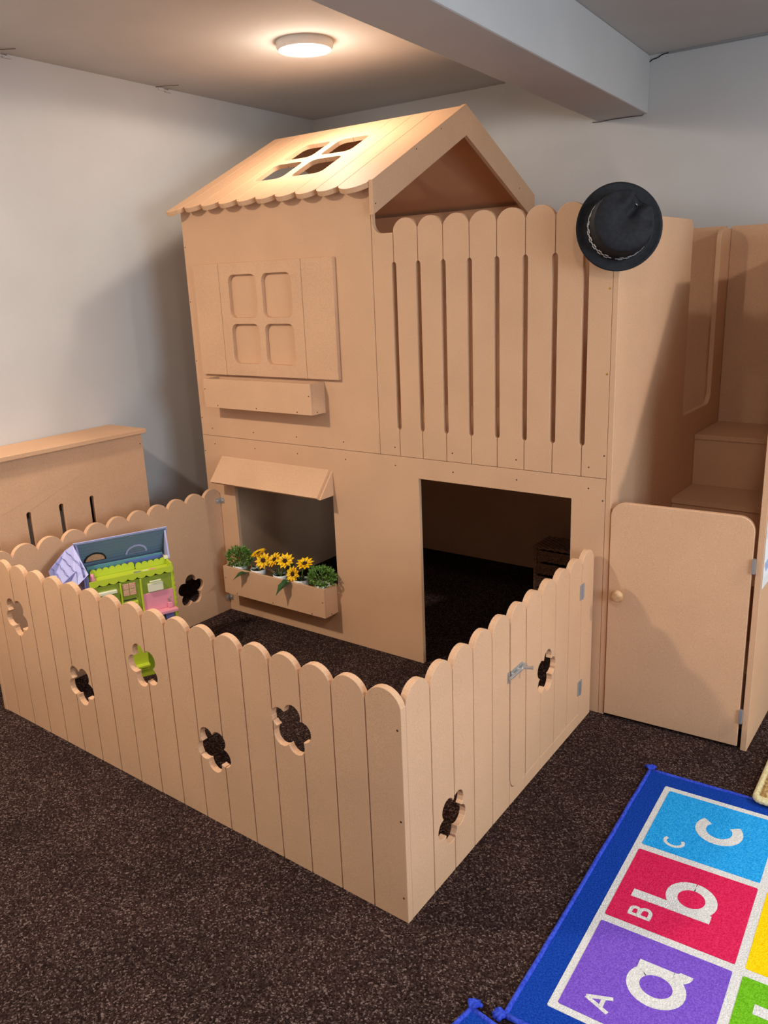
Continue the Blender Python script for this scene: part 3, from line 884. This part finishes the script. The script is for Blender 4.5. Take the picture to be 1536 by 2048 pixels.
sunflower(-1.538, -.040, [((-1.527, -.040, .325), (-.25, -.25, 1)), ((-1.492, -.050, .302), (.35, -.85, .55))],
          [((-1.552, -.058, .245), (-.55, -.75, .12), .068, .040, .45), ((-1.53, -.02, .255), (.3, .6, .6), .05, .03, .2)],
          'potted sunflower with two yellow heads, leftmost in the planter, its dark leaf over the rim')
sunflower(-1.405, -.040, [((-1.428, -.045, .316), (-.2, -.7, .75)), ((-1.372, -.042, .318), (.35, -.55, .75))],
          [((-1.40, -.02, .255), (.4, .5, .6), .05, .03, .2)],
          'potted sunflower with two yellow heads in the middle of the planter')
sunflower(-1.290, -.040, [((-1.262, -.040, .325), (.15, -.35, 1)), ((-1.316, -.058, .275), (-.05, -.95, .35))],
          [((-1.318, -.066, .248), (-.25, -.8, .15), .060, .042, .75), ((-1.27, -.02, .25), (.4, .3, .4), .05, .03, .2)],
          'potted sunflower with one tall and one drooping head, rightmost in the planter')

# ------------------------------------------------------------------ toy dollhouse by the left fence panel
LIME = mat('lime_plastic', lin(186, 202, 52), .4); LIMED = mat('green_plastic', lin(136, 152, 46), .45); LAV = mat('lavender_plastic', lin(186, 184, 226), .45)
GREYB = mat('slate_plastic', lin(112, 126, 150), .5); TEAL = mat('teal_plastic', lin(92, 142, 148), .45); PINKP = mat('pink_plastic', lin(226, 146, 160), .45)
CREAM = mat('cream_plastic', lin(226, 222, 190), .5); TANP = mat('tan_print', lin(196, 140, 110), .5, 0, lin(222, 176, 146), 240); PURP = mat('purple_plastic', lin(110, 108, 160), .5)
DK = mat('dark_slot', lin(40, 40, 34), .7)
LINEP = mat('shingle_groove', lin(132, 132, 186), .6)
dh = root('dollhouse', 'toy dollhouse of lime, pink and lavender plastic standing inside the fence', 'dollhouse', (-1.513, -.512, 0), None, math.atan2(.924, .382))


def dbox(name, m, x0, x1, y0, y1, z0, z1, par=None, bev=.0015):
    o = link(name, boxm(x0, x1, y0, y1, z0, z1), m, par or dh, world=False)
    if bev: bevel_of(o, bev)
    return o


dbox('back_wall', LIMED, -.305, -.005, .125, .135, 0, .43)
dbox('side_wall', LIME, -.008, .002, .003, .135, 0, .408)
dbox('side_wall', PURP, -.318, -.308, .003, .135, 0, .44)
dbox('ground_floor', LIME, -.305, -.008, -.01, .125, 0, .014)
dbox('kitchen_wall', LIMED, -.307, -.008, .004, .012, .25, .392)
lw_ = dbox('panelled_wall', LIME, -.307, -.13, .004, .012, .02, .25)
dbox('ledge', LIME, -.29, -.13, -.018, .006, .040, .050)
dbox('balcony_floor', LIME, -.307, -.004, .002, .124, .404, .410)
# scalloped apron and splash board
ap = []
nsc = 9
for k in range(nsc):
    a, b_ = -.309 + .3115 * k / nsc, -.309 + .3115 * (k + 1) / nsc
    ap += [(x, -z_) for x, z_ in reversed(cap_arc(a, b_, -.402, -.394, 6))][:-1]
ap += [(.0025, .402), (.0025, .419), (-.309, .419)]
o = link('scalloped_apron', plate(ap, [], .004, (0, -.002, 0), FX, FZ, NY), LIME, dh, world=False)
for x0, x1, yb, h0 in ((-.288, -.125, .072, .431), (-.122, -.006, .060, .428)):
    spl = [(x0, .411), (x1, .411)]
    n_ = max(3, int((x1 - x0) / .021))
    for k in range(n_, 0, -1): spl += cap_arc(x0 + (x1 - x0) * (k - 1) / n_, x0 + (x1 - x0) * k / n_, h0, h0 + .010, 6)[:-1]
    spl.append((x0, h0))
    link('scalloped_screen', plate(spl, [], .003, (0, yb, 0), FX, FZ, NY), LIME, dh, world=False)
dbox('balcony_end', LIME, -.006, .001, 0, .066, .410, .432)
# kitchen fittings on the front wall
dbox('pillar', LIME, -.203, -.197, -.004, .006, .25, .392); dbox('pillar', LIME, -.129, -.122, -.004, .006, .25, .392)
dbox('cooker_hood', CREAM, -.284, -.215, -.010, .005, .360, .372); dbox('lamp_shade', CREAM, -.246, -.232, -.010, .004, .342, .356)
pf = dbox('picture_panel', LIMED, -.196, -.143, .001, .005, .334, .385)
for i in range(2):
    for j in range(2): dbox('picture_pane', TANP, -.193 + .025 * i, -.170 + .025 * i, -.0005, .002, .336 + .025 * j, .359 + .025 * j, pf)
dbox('slot', DK, -.195, -.147, .0022, .006, .316, .321); dbox('tray', LIME, -.197, -.143, -.006, .005, .294, .311)
wh = dbox('oven_door', CREAM, -.101, -.043, -.006, .005, .333, .366)
dbox('oven_handle', CREAM, -.094, -.050, -.010, -.005, .372, .378, wh)
dbox('pink_wall', PINKP, -.129, -.006, .0015, .006, .255, .328)
dbox('pink_counter', PINKP, -.138, -.003, -.034, .004, .243, .255)
dbox('jug', PINKP, -.034, -.016, -.010, .002, .256, .276)
b = bmesh.new(); tube(b, [(-.025, -.004, .276), (-.027, -.004, .292), (-.020, -.010, .296)], .003, 6); link('tap', mesh_of(b), STEEL, dh, world=False)
for k in range(3): dbox('cupboard', (PURP, TEAL, PURP)[k], -.125 + .04 * k, -.09 + .04 * k, .002, .010, .17, .235)
for k in range(9): dbox('hinge_lug', LIME, .002, .005, .0, .006, .22 + .02 * k, .232 + .02 * k)
# attic: slate rear roof leaning in, with arched windows, and lavender gable and wing
rb0, rt = Vector((0, .137, .428)), Vector((0, .075, .546))
ra = (rt - rb0); RLn = ra.length; ra.normalize(); rnn = Vector((0, -ra.z, ra.y)); rnn = -rnn if rnn.y < 0 else rnn
o = link('rear_roof', plate([(-.325, 0), (.012, 0), (.012, RLn), (-.325, RLn)], [], .004, rb0, FX, ra, rnn), [GREYB], dh, world=False)
o = link('roof_shell', plate([(-.331, -.005), (.018, -.005), (.018, RLn + .004), (-.331, RLn + .004)], [], .003, rb0 + rnn * .0045, FX, ra, rnn), LAV, dh, world=False)
for k in range(8):      # wavy plank lines inside the roof
    b = bmesh.new(); s0 = .012 + k * .0155
    pts = []
    for i in range(28):
        x = -.318 + .322 * i / 27
        p = rb0 + ra * (s0 + .0016 * math.sin(i * .8 + k * 1.9)) - rnn * .0008; pts.append((x, p.y, p.z))
    tube(b, pts, .0012, 4); link('plank_line', mesh_of(b), TEAL, o.parent, world=False)
for cx, mm in ((-.255, CREAM), (-.10, GREYB)):
    a_ = arc(cx, .038, .042, 0, 180, 12, .040)
    fr = link('arched_window', plate(a_, [], .004, rb0 - rnn * .004, FX, ra, rnn), LAV if mm is GREYB else DK, dh, world=False)
    a2 = arc(cx, .041, .035, 0, 180, 12, .032)
    link('arched_pane', plate(a2, [], .001, rb0 - rnn * .005, FX, ra, rnn), GREYB if mm is GREYB else TANP, fr, world=False)
dbox('attic_rail', TEAL, -.292, -.003, .104, .112, .412, .446); dbox('attic_cap', mat('blue_plastic', lin(86, 108, 168), .45), -.15, -.003, .1, .104, .425, .440)
gp_ = [(.004, .412), (.134, .412), (.137, .430), (.077, .546), (.070, .546)]
o = link('gable_end', plate([(.060, .430), (.132, .430), (.077, .540)], [], .006, (.006, 0, 0), NY, FZ, FX), LAV, dh, world=False)
dbox('corner_block', CREAM, -.012, .004, .05, .066, .432, .444)
# left: the front roof wing folded open to the side, lavender shingles with a dormer
gl = [(.02, .392), (.132, .392), (.137, .430), (.075, .547), (.0, .455)]
link('gable_end', plate([(.0, .385), (.132, .385), (.137, .430), (.077, .546), (.0, .452)], [], .006, (-.325, 0, 0), NY, FZ, FX), PURP, dh, world=False)
wing = [Vector((-.333, .074, .550)), Vector((-.365, .060, .538)), Vector((-.378, .055, .514)), Vector((-.432, .025, .486)), Vector((-.428, .03, .444)), Vector((-.402, .02, .430)), Vector((-.345, .015, .472)), Vector((-.350, -.005, .418)), Vector((-.306, .000, .450))]
b = bmesh.new()
wn = Vector((.35, -.75, .55)).normalized()
fr_ = [b.verts.new(p) for p in wing]; bk_ = [b.verts.new(p - wn * .006) for p in wing]
b.faces.new(fr_); b.faces.new(list(reversed(bk_)))
for i in range(len(wing)): b.faces.new((fr_[i], fr_[(i + 1) % 9], bk_[(i + 1) % 9], bk_[i]))
bmesh.ops.triangulate(b, faces=b.faces[:])
wg = link('roof_wing', mesh_of(b), LAV, dh, world=False)
for k in range(4):
    A_ = Vector((-.362 - .020 * k, .058 - .009 * k, .536 - .0135 * k)); B_ = Vector((-.318 - .028 * k, .008 + .004 * k, .468 - .010 * k))
    A_ += wn * .0012; B_ += wn * .0022
    sd = (B_ - A_).cross(wn).normalized()
    b = bmesh.new(); tube(b, [tuple(A_ + (B_ - A_) * i / 16 + sd * .003 * math.sin(i * 1.15)) for i in range(17)], .0013, 5)
    link('shingle_line', mesh_of(b), LINEP, wg, world=False)
b = bmesh.new()
D_ = [Vector((-.405, .012, .424)), Vector((-.345, .013, .468)), Vector((-.352, .0, .412)), Vector((-.395, .02, .395))]
vs = [b.verts.new(p) for p in D_]; vs2 = [b.verts.new(p - wn * .012) for p in D_]
b.faces.new(vs); b.faces.new(list(reversed(vs2)))
for i in range(4): b.faces.new((vs[i], vs[(i + 1) % 4], vs2[(i + 1) % 4], vs2[i]))
link('dormer', mesh_of(b), PURP, dh, world=False)
# toy mouse-sized figure on the upper floor
b = bmesh.new(); lathe(b, [(.004, 0), (.011, .004), (.012, .012), (.008, .020), (.009, .026), (.005, .032), (.0005, .034)], 14, (-.292, .018, .410)); o = link('toy_teapot', mesh_of(b), PINKP, None, smooth=True)
o.data.transform(Matrix.Rotation(math.atan2(.924, .382), 4, 'Z')); o.location = (-1.513, -.512, .0005)
tag(o, 'tiny pink toy teapot standing on the upper floor of the dollhouse', 'toy')
for nm, m_, c_, s_ in (('toy_card', GREYB, (-.125, .028), (.020, .008)), ('toy_card', CREAM, (-.095, .030), (.016, .006)), ('toy_card', PINKP, (-.068, .030), (.018, .007))):
    o = link('toy_card', boxm(c_[0] - s_[0] / 1.6, c_[0] + s_[0] / 1.6, c_[1] - s_[1], c_[1] + s_[1], .4103, .4120), m_, None)
    o.data.transform(Matrix.Rotation(math.atan2(.924, .382), 4, 'Z')); o.location = (-1.513, -.512, 0)
    tag(o, {GREYB: 'grey', CREAM: 'cream', PINKP: 'pink'}[m_] + ' little toy card lying flat on the dollhouse upper floor', 'toy', 'toy cards on the dollhouse floor')

# ------------------------------------------------------------------ cables and cracks along the ceiling
b = bmesh.new()
cb = [(-.436, 1.414, 2.252), (-.432, 1.412, 2.268), (-.431, 1.41, 2.278), (-.41, 1.408, 2.290), (-.387, 1.41, 2.294), (-.372, 1.41, 2.302), (-.36, 1.412, 2.305), (-.345, 1.415, 2.306)]
tube(b, cb, .0022, 6)
cb = root('wall_cable', 'thin black cable looping down the wall beside the end of the beam', 'cable', (-.40, 1.412, 2.28))
link('cable_run', mesh_of(b), BLACKW, cb)
GREYC = mat('cable_paint', lin(150, 148, 146), .8)
b = bmesh.new(); tube(b, [(-.345, 1.414, 2.304), (.1, 1.414, 2.303), (.9, 1.414, 2.304)], .003, 6); link('painted_run', mesh_of(b), GREYC, cb)
b = bmesh.new(); tube(b, [(-.672, 1.412, 2.081), (-.64, 1.412, 2.079), (-.56, 1.413, 2.0815), (-.48, 1.412, 2.080), (-.446, 1.410, 2.078), (-.4305, 1.412, 2.092), (-.4295, 1.416, 2.16)], .0016, 6)
link('cable_run', mesh_of(b), mat('cable_brown', lin(92, 70, 62), .8), cb)
for i, (y, lab) in enumerate(((-.47, 'peeling paint crack at the far left ceiling corner'), (.33, 'small peeling paint crack along the left ceiling edge'))):
    cl = root('paint_crack', lab, 'paint crack', (lw(y), y, CEIL))
    x = lw(y)  # cracked, peeling paint modelled as thin raised strips
    b = bmesh.new(); box(b, x + .001, x + .006, y - .035, y + .03, CEIL - .012, CEIL - .001); box(b, x + .001, x + .010, y + .0, y + .035, CEIL - .016, CEIL - .010)
    link('peeled_paint', mesh_of(b), WALL, cl)
    b = bmesh.new(); tube(b, [(x + .006, y - .05, CEIL - .003), (x + .05, y - .04, CEIL - .004), (x + .10, y - .0, CEIL - .003)], .0015, 5); tube(b, [(x + .004, y - .01, CEIL - .004), (x + .006, y + .02, CEIL - .004)], .0022, 5)
    link('crack_line', mesh_of(b), mat('crack_brown', lin(120, 100, 88), .8), cl)
